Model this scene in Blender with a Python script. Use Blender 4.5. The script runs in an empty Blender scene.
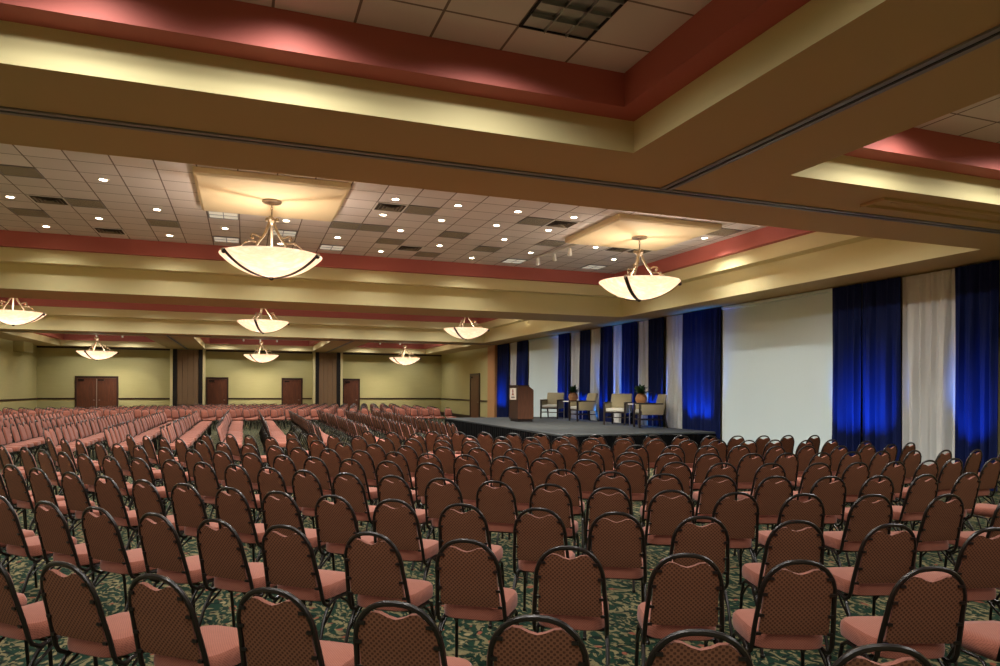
import bpy, bmesh, math, random
from mathutils import Vector, Matrix
random.seed(7)
SC = bpy.context.scene
COL = SC.collection
PI = math.pi
H_EYE = 1.73

# ------------------------------------------------------------------ helpers
def lin(c):
    return tuple(((v/255)/12.92 if v/255 <= 0.04045 else ((v/255+0.055)/1.055)**2.4) for v in c)

def obj(name, bm, mats, parent=None, smooth=True, loc=None):
    me = bpy.data.meshes.new(name)
    bmesh.ops.recalc_face_normals(bm, faces=bm.faces) if smooth != 'keep' else None
    bm.to_mesh(me); bm.free()
    for m in (mats if isinstance(mats, (list, tuple)) else [mats]):
        me.materials.append(m)
    if smooth:
        for p in me.polygons:
            p.use_smooth = True
        try:
            me.set_sharp_from_angle(angle=math.radians(38))
        except Exception:
            pass
    o = bpy.data.objects.new(name, me)
    COL.objects.link(o)
    if parent is not None:
        o.parent = parent
    if loc is not None:
        o.location = loc
    return o

def thing(name, label, cat, loc=(0, 0, 0), rz=0.0, group=None):
    o = bpy.data.objects.new(name, None)
    COL.objects.link(o)
    o.empty_display_size = 0.1
    o.location = loc
    o.rotation_euler = (0, 0, rz)
    tag(o, label, cat, group)
    return o

def tag(o, label, cat, group=None):
    o['label'] = label
    o['category'] = cat
    if group:
        o['group'] = group
    return o

def struct(o, label=None):
    o['kind'] = 'structure'
    if label:
        o['label'] = label
    return o

def dup(root, loc, rz, label, group=None):
    r = root.copy(); COL.objects.link(r)
    r.location = loc; r.rotation_euler = (0, 0, rz)
    r['label'] = label
    if group:
        r['group'] = group
    for ch in list(root.children):
        c = ch.copy(); COL.objects.link(c); c.parent = r
        for g in list(ch.children):
            d = g.copy(); COL.objects.link(d); d.parent = c
    return r

def box(bm, x0, x1, y0, y1, z0, z1, mi=0):
    v = [bm.verts.new(p) for p in ((x0,y0,z0),(x1,y0,z0),(x1,y1,z0),(x0,y1,z0),(x0,y0,z1),(x1,y0,z1),(x1,y1,z1),(x0,y1,z1))]
    for f in ((0,3,2,1),(4,5,6,7),(0,1,5,4),(1,2,6,5),(2,3,7,6),(3,0,4,7)):
        bm.faces.new([v[i] for i in f]).material_index = mi

def quad(bm, pts, mi=0):
    bm.faces.new([bm.verts.new(p) for p in pts]).material_index = mi

def bevel(bm, w, seg=2):
    bmesh.ops.bevel(bm, geom=list(bm.edges), offset=w, segments=seg, affect='EDGES', profile=0.5)

def tube(bm, pts, r, seg=8, closed=False, mi=0, caps=True):
    pts = [Vector(p) for p in pts]
    n = len(pts)
    rad = r if isinstance(r, (list, tuple)) else [r]*n
    rings = []
    up = None
    for i in range(n):
        if closed:
            t = pts[(i+1) % n] - pts[i-1]
        else:
            t = pts[min(i+1, n-1)] - pts[max(i-1, 0)]
        t.normalize()
        if up is None:
            up = Vector((0, 0, 1)) if abs(t.z) < 0.9 else Vector((0, 1, 0))
        a = t.cross(up)
        if a.length < 1e-4:
            a = t.cross(Vector((1, 0, 0)))
        a.normalize()
        b = a.cross(t).normalized()
        up = b
        rings.append([bm.verts.new(pts[i] + (a*math.cos(2*PI*k/seg) + b*math.sin(2*PI*k/seg))*rad[i]) for k in range(seg)])
    for i in range(n if closed else n-1):
        A, B = rings[i], rings[(i+1) % n]
        for k in range(seg):
            bm.faces.new((A[k], A[(k+1) % seg], B[(k+1) % seg], B[k])).material_index = mi
    if caps and not closed:
        bm.faces.new(rings[0][::-1]).material_index = mi
        bm.faces.new(rings[-1]).material_index = mi

def lathe(bm, prof, seg=24, c=(0, 0), mi=0, sx=1.0, sy=1.0):
    rings = []
    for r, z in prof:
        if r < 1e-5:
            rings.append([bm.verts.new((c[0], c[1], z))])
        else:
            rings.append([bm.verts.new((c[0]+r*sx*math.cos(2*PI*k/seg), c[1]+r*sy*math.sin(2*PI*k/seg), z)) for k in range(seg)])
    for A, B in zip(rings, rings[1:]):
        for k in range(seg):
            k2 = (k+1) % seg
            if len(A) == 1 and len(B) == 1:
                continue
            if len(A) == 1:
                f = (A[0], B[k], B[k2])
            elif len(B) == 1:
                f = (A[k], A[k2], B[0])
            else:
                f = (A[k], A[k2], B[k2], B[k])
            bm.faces.new(f).material_index = mi

def arc(c, r, a0, a1, n, plane='xz'):
    out = []
    for i in range(n+1):
        a = a0 + (a1-a0)*i/n
        out.append((c[0]+r*math.cos(a), c[1]+r*math.sin(a)))
    return out

ONES = 'zero first second third fourth fifth sixth seventh eighth ninth tenth eleventh twelfth thirteenth fourteenth fifteenth sixteenth seventeenth eighteenth nineteenth'.split()
def ordinal(n):
    if n < 20:
        return ONES[n]
    t = {2: 'twent', 3: 'thirt', 4: 'fort'}[n//10]
    return t+'ieth' if n % 10 == 0 else t+'y-'+ONES[n % 10]

# ------------------------------------------------------------------ materials
def new_mat(name):
    m = bpy.data.materials.new(name)
    m.use_nodes = True
    nt = m.node_tree
    b = nt.nodes['Principled BSDF']
    return m, nt, b

def N(nt, typ, **kw):
    n = nt.nodes.new(typ)
    for k, v in kw.items():
        setattr(n, k, v)
    return n

def mix(nt, fac, a, b, blend='MIX'):
    n = N(nt, 'ShaderNodeMix', data_type='RGBA', blend_type=blend)
    for sock, v in ((n.inputs[0], fac), (n.inputs[6], a), (n.inputs[7], b)):
        if hasattr(v, 'node'):
            nt.links.new(v, sock)
        elif isinstance(v, (int, float)):
            sock.default_value = v
        else:
            sock.default_value = (*v, 1)
    return n.outputs[2]

def mth(nt, op, a, b=None, clamp=False):
    n = N(nt, 'ShaderNodeMath', operation=op, use_clamp=clamp)
    for i, v in enumerate((a, b)):
        if v is None:
            continue
        if hasattr(v, 'node'):
            nt.links.new(v, n.inputs[i])
        else:
            n.inputs[i].default_value = v
    return n.outputs[0]

def coords(nt, scale=None, kind='Object'):
    t = N(nt, 'ShaderNodeTexCoord')
    if scale is None:
        return t.outputs[kind]
    mp = N(nt, 'ShaderNodeMapping')
    mp.inputs['Scale'].default_value = scale
    nt.links.new(t.outputs[kind], mp.inputs['Vector'])
    return mp.outputs[0]

def noise(nt, vec, scale, detail=3.0, rough=0.5):
    n = N(nt, 'ShaderNodeTexNoise')
    n.inputs['Scale'].default_value = scale
    n.inputs['Detail'].default_value = detail
    n.inputs['Roughness'].default_value = rough
    if vec is not None:
        nt.links.new(vec, n.inputs['Vector'])
    return n

def bump(nt, b, h, strength=0.3, dist=0.01):
    n = N(nt, 'ShaderNodeBump')
    n.inputs['Strength'].default_value = strength
    n.inputs['Distance'].default_value = dist
    nt.links.new(h, n.inputs['Height'])
    nt.links.new(n.outputs[0], b.inputs['Normal'])

def ramp(nt, fac, stops, interp='LINEAR'):
    n = N(nt, 'ShaderNodeValToRGB')
    cr = n.color_ramp
    cr.interpolation = interp
    while len(cr.elements) < len(stops):
        cr.elements.new(0.5)
    for e, (p, c) in zip(cr.elements, stops):
        e.position = p
        e.color = (*c, 1)
    nt.links.new(fac, n.inputs[0])
    return n.outputs[0]

def plain(name, rgb, rough=0.6, metal=0.0, var=0.06, scale=8.0, spec=0.4):
    """A painted or metal surface with a slight procedural variation."""
    m, nt, b = new_mat(name)
    v = coords(nt)
    n = noise(nt, v, scale)
    c = lin(rgb)
    col = mix(nt, n.outputs[0], tuple(x*(1-var) for x in c), tuple(min(1, x*(1+var)) for x in c))
    nt.links.new(col, b.inputs['Base Color'])
    b.inputs['Roughness'].default_value = rough
    b.inputs['Metallic'].default_value = metal
    b.inputs['Specular IOR Level'].default_value = spec
    return m

def glow(name, rgb, strength):
    m, nt, b = new_mat(name)
    b.inputs['Base Color'].default_value = (*lin(rgb), 1)
    b.inputs['Emission Color'].default_value = (*lin(rgb), 1)
    b.inputs['Emission Strength'].default_value = strength
    return m

M = {}
M['soffit'] = plain('brown_soffit_paint', (200, 172, 122), 0.75, var=0.03, scale=1.5)
M['cream'] = plain('cream_paint', (224, 211, 158), 0.7, var=0.02, scale=1.5)
M['red'] = plain('brick_red_paint', (184, 100, 90), 0.7, var=0.03, scale=1.5)
M['panel_cream'] = plain('cream_panel_paint', (226, 207, 166), 0.7, var=0.02, scale=2)
M['throat'] = plain('dark_vent_throat', (74, 66, 56), 0.8)  # dark brown-grey plate behind the diffuser cones
M['black_metal'] = plain('black_metal', (24, 20, 18), 0.35, 0.3, var=0.1)
M['chair_metal'] = plain('black_chair_tube', (26, 20, 17), 0.32, 0.25, var=0.1, spec=0.6)
M['bronze'] = plain('bronze_iron', (46, 37, 30), 0.45, 0.15, var=0.15)
M['brushed'] = plain('brushed_bronze', (146, 130, 108), 0.4, 0.35, var=0.1)
M['track'] = plain('grey_track_metal', (146, 144, 142), 0.45, 0.4, var=0.05)
M['slot'] = plain('dark_slot', (22, 20, 24), 0.8)
M['white_metal'] = plain('white_metal', (226, 222, 214), 0.4, var=0.02)
M['lens'] = glow('warm_lamp_lens', (255, 236, 205), 16.0)
M['spot_lens'] = glow('spot_lamp_lens', (255, 244, 224), 9.0)
M['troffer_lens'] = glow('troffer_lens', (236, 232, 214), 0.13)
M['cone'] = plain('diffuser_metal', (128, 118, 100), 0.5, 0.2)
M['screen'] = plain('projection_fabric', (206, 224, 228), 0.85, var=0.01, scale=0.8)
M['tan'] = plain('tan_pilaster_paint', (190, 140, 92), 0.7, var=0.03)
M['airwall'] = plain('partition_fabric', (136, 108, 80), 0.85, var=0.05, scale=30)
M['airwall_dark'] = plain('partition_seal', (30, 24, 22), 0.6)
M['trim_dark'] = plain('dark_stained_trim', (52, 30, 20), 0.45, var=0.15, scale=4)
M['beige_up'] = plain('beige_upholstery', (146, 136, 108), 0.9, var=0.06, scale=60)
M['pale_seat'] = plain('pale_seat_upholstery', (178, 176, 164), 0.9, var=0.05, scale=60)
M['espresso'] = plain('espresso_wood', (34, 26, 24), 0.45, var=0.2, scale=6)
M['white_top'] = plain('white_table_top', (226, 222, 212), 0.35, var=0.02)
M['leaf'] = plain('dark_green_leaf', (38, 70, 34), 0.5, var=0.4, scale=20)
M['soil'] = plain('potting_soil', (48, 34, 24), 0.95, var=0.3, scale=60)
M['stage_skirt'] = plain('black_skirt_cloth', (4, 4, 5), 0.95, spec=0.1, var=0.15, scale=12)
M['sign_white'] = plain('sign_board', (228, 220, 205), 0.6, var=0.01)
M['sign_mark'] = plain('sign_emblem', (150, 62, 40), 0.6, var=0.05)
M['sign_dark'] = plain('sign_lettering', (52, 40, 40), 0.6, var=0.05)
M['chrome'] = plain('brushed_steel', (170, 168, 165), 0.3, 0.85, var=0.05)

def wood(name, c1, c2, scale=(1, 1, 8), rough=0.4):
    m, nt, b = new_mat(name)
    v = coords(nt, scale)
    n = noise(nt, v, 3.0, 6, 0.6)
    col = ramp(nt, n.outputs[0], [(0.3, lin(c1)), (0.7, lin(c2))])
    nt.links.new(col, b.inputs['Base Color'])
    b.inputs['Roughness'].default_value = rough
    return m
M['door_wood'] = wood('door_wood', (70, 36, 22), (104, 56, 34), (9, 9, 0.8))
M['door_frame'] = wood('door_frame_wood', (40, 22, 15), (60, 34, 22), (6, 6, 1))
M['podium_wood'] = wood('podium_wood', (84, 53, 38), (106, 70, 50), (10, 10, 0.9), 0.45)
M['podium_dark'] = wood('podium_edge_wood', (48, 29, 21), (62, 38, 27), (10, 10, 0.9), 0.45)

def wall_paper():
    m, nt, b = new_mat('olive_wallpaper')
    v = coords(nt, (0.7, 0.7, 14))
    n = noise(nt, v, 2.2, 5, 0.6)
    v2 = coords(nt)
    n2 = noise(nt, v2, 0.6, 2)
    c = mix(nt, n.outputs[0], lin((174, 165, 114)), lin((192, 183, 132)))
    c = mix(nt, mth(nt, 'MULTIPLY', n2.outputs[0], 0.35), c, lin((180, 170, 96)))
    nt.links.new(c, b.inputs['Base Color'])
    b.inputs['Roughness'].default_value = 0.7
    bump(nt, b, n.outputs[0], 0.08, 0.01)
    return m
M['wall'] = wall_paper()

def tile_mat():
    """Acoustic lay-in tiles, 61 cm square, hung in a metal grid."""
    m, nt, b = new_mat('acoustic_tile')
    v = coords(nt)
    s = N(nt, 'ShaderNodeSeparateXYZ'); nt.links.new(v, s.inputs[0])
    lines = []
    cell = []
    for i, per in ((0, 0.612), (1, 0.615)):
        q = mth(nt, 'DIVIDE', s.outputs[i], per)
        fr = mth(nt, 'FRACT', q)
        d = mth(nt, 'ABSOLUTE', mth(nt, 'SUBTRACT', fr, 0.5))
        lines.append(mth(nt, 'GREATER_THAN', d, 0.482))
        cell.append(mth(nt, 'FLOOR', q))
    line = mth(nt, 'MAXIMUM', lines[0], lines[1])
    cv = N(nt, 'ShaderNodeCombineXYZ')
    nt.links.new(cell[0], cv.inputs[0]); nt.links.new(cell[1], cv.inputs[1])
    wn = N(nt, 'ShaderNodeTexWhiteNoise'); nt.links.new(cv.outputs[0], wn.inputs['Vector'])
    n = noise(nt, v, 140, 2)
    base = mix(nt, wn.outputs[0], lin((226, 218, 212)), lin((238, 230, 224)))
    base = mix(nt, mth(nt, 'MULTIPLY', n.outputs[0], 0.25), base, lin((180, 172, 165)))
    col = mix(nt, line, base, lin((128, 114, 104)))
    nt.links.new(col, b.inputs['Base Color'])
    b.inputs['Roughness'].default_value = 0.85
    bump(nt, b, mth(nt, 'SUBTRACT', 1.0, line), 0.4, 0.01)
    return m
M['tile'] = tile_mat()

def vent_mat():
    m, nt, b = new_mat('perforated_grille')
    v = coords(nt, (1, 1, 1))
    s = N(nt, 'ShaderNodeSeparateXYZ'); nt.links.new(v, s.inputs[0])
    a = mth(nt, 'SINE', mth(nt, 'MULTIPLY', s.outputs[0], 2*PI/0.025))
    c = mth(nt, 'SINE', mth(nt, 'MULTIPLY', s.outputs[1], 2*PI/0.025))
    d = mth(nt, 'GREATER_THAN', mth(nt, 'MULTIPLY', a, c), 0.1)
    col = mix(nt, d, lin((168, 160, 140)), lin((104, 98, 84)))
    nt.links.new(col, b.inputs['Base Color'])
    b.inputs['Roughness'].default_value = 0.6
    return m
M['vent_grey'] = vent_mat()

def carpet():
    m, nt, b = new_mat('patterned_carpet')
    v = coords(nt)
    w = noise(nt, v, 2.3, 3)
    wv = N(nt, 'ShaderNodeVectorMath', operation='MULTIPLY_ADD')
    nt.links.new(w.outputs[1], wv.inputs[0]); wv.inputs[1].default_value = (0.35, 0.35, 0)
    nt.links.new(v, wv.inputs[2])
    vo = N(nt, 'ShaderNodeTexVoronoi', feature='F1'); vo.inputs['Scale'].default_value = 9.0
    nt.links.new(wv.outputs[0], vo.inputs['Vector'])
    mp = N(nt, 'ShaderNodeMapping'); mp.inputs['Scale'].default_value = (24, 10, 1); mp.inputs['Rotation'].default_value = (0, 0, 0.7)
    nt.links.new(wv.outputs[0], mp.inputs['Vector'])
    l1 = noise(nt, mp.outputs[0], 1.0, 2)
    mp2 = N(nt, 'ShaderNodeMapping'); mp2.inputs['Scale'].default_value = (10, 24, 1); mp2.inputs['Rotation'].default_value = (0, 0, 0.4)
    nt.links.new(wv.outputs[0], mp2.inputs['Vector'])
    l2 = noise(nt, mp2.outputs[0], 1.3, 2)
    big = noise(nt, v, 1.4, 2)
    green = mix(nt, big.outputs[0], lin((16, 40, 31)), lin((34, 55, 39)))
    c = mix(nt, ramp(nt, l1.outputs[0], [(0.50, (0, 0, 0)), (0.55, (1, 1, 1))]), green, lin((116, 106, 76)))
    c = mix(nt, ramp(nt, l2.outputs[0], [(0.56, (0, 0, 0)), (0.60, (1, 1, 1))]), c, lin((19, 29, 24)))
    fl = ramp(nt, vo.outputs['Distance'], [(0.16, (1, 1, 1)), (0.24, (0, 0, 0))])
    sel = N(nt, 'ShaderNodeSeparateColor'); nt.links.new(vo.outputs['Color'], sel.inputs[0])
    pick = mth(nt, 'GREATER_THAN', sel.outputs[0], 0.62)
    c = mix(nt, mth(nt, 'MULTIPLY', fl, pick), c, lin((130, 74, 56)))
    pick2 = mth(nt, 'LESS_THAN', sel.outputs[0], 0.25)
    c = mix(nt, mth(nt, 'MULTIPLY', fl, pick2), c, lin((140, 126, 94)))
    nt.links.new(c, b.inputs['Base Color'])
    b.inputs['Roughness'].default_value = 0.95
    b.inputs['Specular IOR Level'].default_value = 0.1
    pile = noise(nt, v, 300, 2)
    bump(nt, b, pile.outputs[0], 0.3, 0.004)
    return m
M['carpet'] = carpet()

def stage_carpet():
    m, nt, b = new_mat('charcoal_stage_carpet')
    v = coords(nt)
    n = noise(nt, v, 60, 3)
    n2 = noise(nt, v, 1.3, 2)
    c = mix(nt, n.outputs[0], lin((36, 39, 39)), lin((56, 60, 60)))
    c = mix(nt, mth(nt, 'MULTIPLY', n2.outputs[0], 0.4), c, lin((64, 68, 68)))
    nt.links.new(c, b.inputs['Base Color'])
    b.inputs['Roughness'].default_value = 0.9
    return m
M['stage_top'] = stage_carpet()

def fabric_front():
    m, nt, b = new_mat('dusty_rose_weave')
    v = coords(nt)
    s = N(nt, 'ShaderNodeSeparateXYZ'); nt.links.new(v, s.inputs[0])
    k = 2*PI/0.014
    a = mth(nt, 'SINE', mth(nt, 'MULTIPLY', s.outputs[0], k))
    c = mth(nt, 'SINE', mth(nt, 'MULTIPLY', mth(nt, 'ADD', s.outputs[1], s.outputs[2]), k))
    d = mth(nt, 'GREATER_THAN', mth(nt, 'MULTIPLY', a, c), 0.35)
    n = noise(nt, v, 30, 3)
    base = mix(nt, n.outputs[0], lin((136, 80, 64)), lin((147, 90, 72)))
    col = mix(nt, mth(nt, 'MULTIPLY', d, 0.55), base, lin((94, 47, 35)))
    nt.links.new(col, b.inputs['Base Color'])
    b.inputs['Roughness'].default_value = 0.9
    b.inputs['Specular IOR Level'].default_value = 0.2
    b.inputs['Sheen Weight'].default_value = 0.15
    return m
M['rose'] = fabric_front()

def fabric_back():
    m, nt, b = new_mat('rust_dotted_weave')
    v = coords(nt)
    s = N(nt, 'ShaderNodeSeparateXYZ'); nt.links.new(v, s.inputs[0])
    k = 2*PI/0.0235
    a = mth(nt, 'SINE', mth(nt, 'MULTIPLY', s.outputs[0], k))
    c = mth(nt, 'SINE', mth(nt, 'MULTIPLY', s.outputs[2], k))
    d = mth(nt, 'GREATER_THAN', mth(nt, 'MULTIPLY', a, c), 0.18)
    n = noise(nt, v, 25, 3)
    base = mix(nt, n.outputs[0], lin((114, 75, 54)), lin((124, 83, 61)))
    col = mix(nt, d, base, lin((82, 51, 37)))
    nt.links.new(col, b.inputs['Base Color'])
    b.inputs['Roughness'].default_value = 0.9
    b.inputs['Specular IOR Level'].default_value = 0.15
    return m
M['rust'] = fabric_back()

def drape(name, c1, c2):
    m, nt, b = new_mat(name)
    v = coords(nt, (1, 1, 0.15))
    n = noise(nt, v, 9, 3)
    col = mix(nt, n.outputs[0], lin(c1), lin(c2))
    nt.links.new(col, b.inputs['Base Color'])
    b.inputs['Roughness'].default_value = 0.75
    b.inputs['Specular IOR Level'].default_value = 0.2
    return m
M['navy'] = drape('navy_drape_cloth', (6, 20, 66), (8, 25, 76))
M['white_drape'] = drape('white_drape_cloth', (192, 194, 192), (208, 210, 208))
M['black_drape'] = drape('black_drape_cloth', (14, 13, 15), (20, 19, 21))

def alabaster():
    m, nt, b = new_mat('alabaster_glass')
    v = coords(nt, (1.2, 3.4, 3))
    w = noise(nt, v, 2.0, 5, 0.6)
    col = ramp(nt, w.outputs[0], [(0.3, lin((255, 242, 228))), (0.5, lin((238, 214, 190))), (0.72, lin((255, 244, 232)))])
    tr = N(nt, 'ShaderNodeBsdfTranslucent'); nt.links.new(col, tr.inputs['Color'])
    df = N(nt, 'ShaderNodeBsdfDiffuse'); nt.links.new(col, df.inputs['Color'])
    em = N(nt, 'ShaderNodeEmission'); nt.links.new(col, em.inputs['Color']); em.inputs['Strength'].default_value = 0.15
    mx = N(nt, 'ShaderNodeMixShader'); mx.inputs[0].default_value = 0.45
    nt.links.new(tr.outputs[0], mx.inputs[1]); nt.links.new(df.outputs[0], mx.inputs[2])
    ad = N(nt, 'ShaderNodeAddShader'); nt.links.new(mx.outputs[0], ad.inputs[0]); nt.links.new(em.outputs[0], ad.inputs[1])
    out = nt.nodes['Material Output']; nt.links.new(ad.outputs[0], out.inputs['Surface'])
    return m
M['alabaster'] = alabaster()

# ------------------------------------------------------------------ camera
F_PX = 689.0
cam_d = bpy.data.cameras.new('camera'); cam = bpy.data.objects.new('camera', cam_d); COL.objects.link(cam)
cam_d.sensor_fit = 'HORIZONTAL'; cam_d.sensor_width = 36.0; cam_d.lens = F_PX*36/1000
cam_d.shift_y = 0.0562; cam_d.clip_end = 200
YAW = math.radians(20.3)
cam.matrix_world = (Matrix.Translation((0, 0, H_EYE)) @ Matrix.Rotation(-YAW, 4, 'Z') @ Matrix.Rotation(PI/2, 4, 'X') @ Matrix.Rotation(math.radians(0.29), 4, 'Z'))
SC.camera = cam

# ------------------------------------------------------------------ the room
XL, XR, YN, YF = -10.8, 12.3, -7.5, 44.6
ZB = 4.0
bm = bmesh.new(); quad(bm, [(XL, YN, 0), (XR, YN, 0), (XR, YF, 0), (XL, YF, 0)])
struct(obj('floor', bm, M['carpet']))
def wall(name, x0, x1, y0, y1, z1=4.0):
    bm = bmesh.new(); box(bm, x0, x1, y0, y1, 0, z1)
    return struct(obj(name, bm, M['wall'], smooth=False))
wall('wall_back', XL-.2, XR+.2, YF, YF+.2)
wall('wall_left', XL-.2, XL, YN, YF)
wall('wall_right', XR, XR+.2, YN, YF)
wall('wall_front', XL-.2, XR+.2, YN-.2, YN)

# coffers: x0, x1, y0, y1, high?
COFFERS = [(-9.5, -4.25, -5.5, 5.75, 0), (-2.35, 3.48, -5.5, 5.75, 0), (5.38, 11.0, -5.5, 5.75, 0),
           (-9.5, 11.0, 7.65, 18.9, 1), (-9.5, 11.0, 20.8, 32.0, 1),
           (-9.5, -4.2, 34.0, 43.6, 0), (-2.2, 3.87, 34.0, 43.6, 0), (5.7, 11.0, 34.0, 43.6, 0)]
xs = sorted({XL-.2, XR+.2} | {c[0] for c in COFFERS} | {c[1] for c in COFFERS})
ys = sorted({YN-.2, YF+.2} | {c[2] for c in COFFERS} | {c[3] for c in COFFERS})
bm = bmesh.new()
for xa, xb in zip(xs, xs[1:]):
    for ya, yb in zip(ys, ys[1:]):
        mx_, my_ = (xa+xb)/2, (ya+yb)/2
        if any(c[0] < mx_ < c[1] and c[2] < my_ < c[3] for c in COFFERS):
            continue
        quad(bm, [(xa, ya, ZB), (xa, yb, ZB), (xb, yb, ZB), (xb, ya, ZB)])
bmesh.ops.remove_doubles(bm, verts=bm.verts, dist=1e-4)
struct(obj('trim_1', bm, M['soffit'], smooth=False), 'brown painted soffit and beams between the ceiling coffers')

def coffer(i, x0, x1, y0, y1, hi):
    if hi:
        prof = [(0, 4.0), (0, 4.59, 0), (.34, 4.59, 0), (.34, 4.90, 0), (.50, 4.90, 1), (.50, 5.25, 1)]
    else:
        prof = [(0, 4.0), (0, 4.30, 0), (.26, 4.30, 1), (.26, 4.61, 1)]
    bm = bmesh.new()
    rings = [[bm.verts.new(p) for p in ((x0+q[0], y0+q[0], q[1]), (x1-q[0], y0+q[0], q[1]), (x1-q[0], y1-q[0], q[1]), (x0+q[0], y1-q[0], q[1]))] for q in prof]
    for k in range(1, len(prof)):
        for j in range(4):
            bm.faces.new((rings[k-1][j], rings[k-1][(j+1) % 4], rings[k][(j+1) % 4], rings[k][j])).material_index = prof[k][2]
    struct(obj('trim_%d' % (i+2), bm, [M['cream'], M['red']], smooth=False), 'stepped cream and brick red surround of a ceiling coffer')
    q = prof[-1]
    gx, gy = (0.484, 12.3525) if hi else (2.02, 5.07)
    bm = bmesh.new()
    quad(bm, [(x0+q[0]-gx, y0+q[0]-gy, 0), (x0+q[0]-gx, y1-q[0]-gy, 0), (x1-q[0]-gx, y1-q[0]-gy, 0), (x1-q[0]-gx, y0+q[0]-gy, 0)])
    struct(obj('ceiling', bm, M['tile'], smooth=False, loc=(gx, gy, q[1])))
for i, c in enumerate(COFFERS):
    coffer(i, *c)
TRIM_N = [len(COFFERS)+2]
def trim(boxes, mat, label, bev=0.0):
    bm = bmesh.new()
    for b_ in boxes:
        box(bm, *b_)
    if bev:
        bevel(bm, bev, 1)
    o = struct(obj('trim_%d' % TRIM_N[0], bm, mat, smooth=False), label)
    TRIM_N[0] += 1
    return o

# partition tracks sunk in the soffit: two grey rails with a dark slot
def track(pts, label):
    (xa, ya), (xb, yb) = pts
    bm = bmesh.new()
    if xa == xb:
        for s in (-1, 1):
            box(bm, xa+s*.045-.025, xa+s*.045+.025, ya, yb, 3.982, 3.999, 0)
        box(bm, xa-.02, xa+.02, ya, yb, 3.994, 3.999, 1)
    else:
        for s in (-1, 1):
            box(bm, xa, xb, ya+s*.045-.025, ya+s*.045+.025, 3.982, 3.999, 0)
        box(bm, xa, xb, ya-.02, ya+.02, 3.994, 3.999, 1)
    o = struct(obj('trim_%d' % TRIM_N[0], bm, [M['track'], M['slot']], smooth=False), label)
    TRIM_N[0] += 1
track([(XL, 6.70), (XR-.3, 6.70)], 'grey partition track across the near beam')
track([(4.43, YN), (4.43, 6.65)], 'grey partition track along the lengthwise near beam')
track([(-3.2, 33.05), (-3.2, YF)], 'grey partition track on the far beam')
track([(4.8, 33.05), (4.8, YF)], 'grey partition track on the far beam')
track([(XL, 33.0), (XR-.3, 33.0)], 'grey partition track across the far beam')
# raised access panel on the near beam
trim([(7.0, 11.0, 6.0, 6.04, 3.965, 3.999), (7.0, 11.0, 6.30, 6.34, 3.965, 3.999), (7.0, 7.04, 6.04, 6.30, 3.965, 3.999), (7.25, 11.0, 6.10, 6.13, 3.98, 3.999)], M['soffit'], 'raised access panel edge on the brown beam')
# chair rail, crown, base
RZ0, RZ1 = 1.04, 1.12
def far_x(px):
    u = (px-500)/F_PX
    fy, fx = math.cos(YAW), math.sin(YAW)
    return YF*(fx+u*fy)/(fy-u*fx)
def right_y(px, X=XR):
    u = (px-500)/F_PX
    fy, fx = math.cos(YAW), math.sin(YAW)
    return X*(fy-u*fx)/(fx+u*fy)
doors = [(far_x(a), far_x(b)) for a, b in ((75, 118.5), (206, 228.5), (281.5, 302.5), (342.3, 359.8))]
walls_ = [(far_x(170.5), far_x(206)), (far_x(312), far_x(342))]
cuts = sorted([doors[0], (walls_[0][0], walls_[0][1]), doors[1], doors[2], (walls_[1][0], walls_[1][1]), doors[3]])
segs, x = [], XL
for a, b in cuts:
    if a > x+.02:
        segs.append((x, a))
    x = max(x, b)
segs.append((x, XR))
trim([(a, b, YF-.035, YF-.001, RZ0, RZ1) for a, b in segs], M['trim_dark'], 'dark wooden chair rail along the far wall')
struct(trim([(a, b, YF-.03, YF-.001, 0, .16) for a, b in segs], M['trim_dark'], 'dark baseboard along the far wall')).name = 'baseboard_back'
trim([(a, b, YF-.06, YF-.001, 3.9, 3.999) for a, b in ((XL, walls_[0][0]), (walls_[0][1], walls_[1][0]), (walls_[1][1], XR))], M['trim_dark'], 'dark crown strip along the far wall')
dr = (right_y(480.3), right_y(470.8))
trim([(XL+.001, XL+.035, YN, YF, RZ0, RZ1)], M['trim_dark'], 'dark wooden chair rail along the wall with the bulkhead box')
struct(trim([(XL+.001, XL+.03, YN, YF, 0, .16)], M['trim_dark'], '')).name = 'baseboard_left'
trim([(XR-.035, XR-.001, 34.3, dr[0], RZ0, RZ1), (XR-.035, XR-.001, dr[1], YF, RZ0, RZ1)], M['trim_dark'], 'dark wooden chair rail on the stage wall')
struct(trim([(XR-.03, XR-.001, 34.3, dr[0], 0, .2), (XR-.03, XR-.001, dr[1], YF, 0, .2)], M['trim_dark'], '')).name = 'baseboard_right'
trim([(11.98, XR-.001, 33.2, 34.3, 0, 3.999)], M['tan'], 'tan pilaster at the far end of the drapes', 0.01)
trim([(XL+.001, -10.33, 40.4, 41.95, 3.48, 3.999)], M['wall'], 'bulkhead box under the soffit in the far corner', 0.01)

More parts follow.
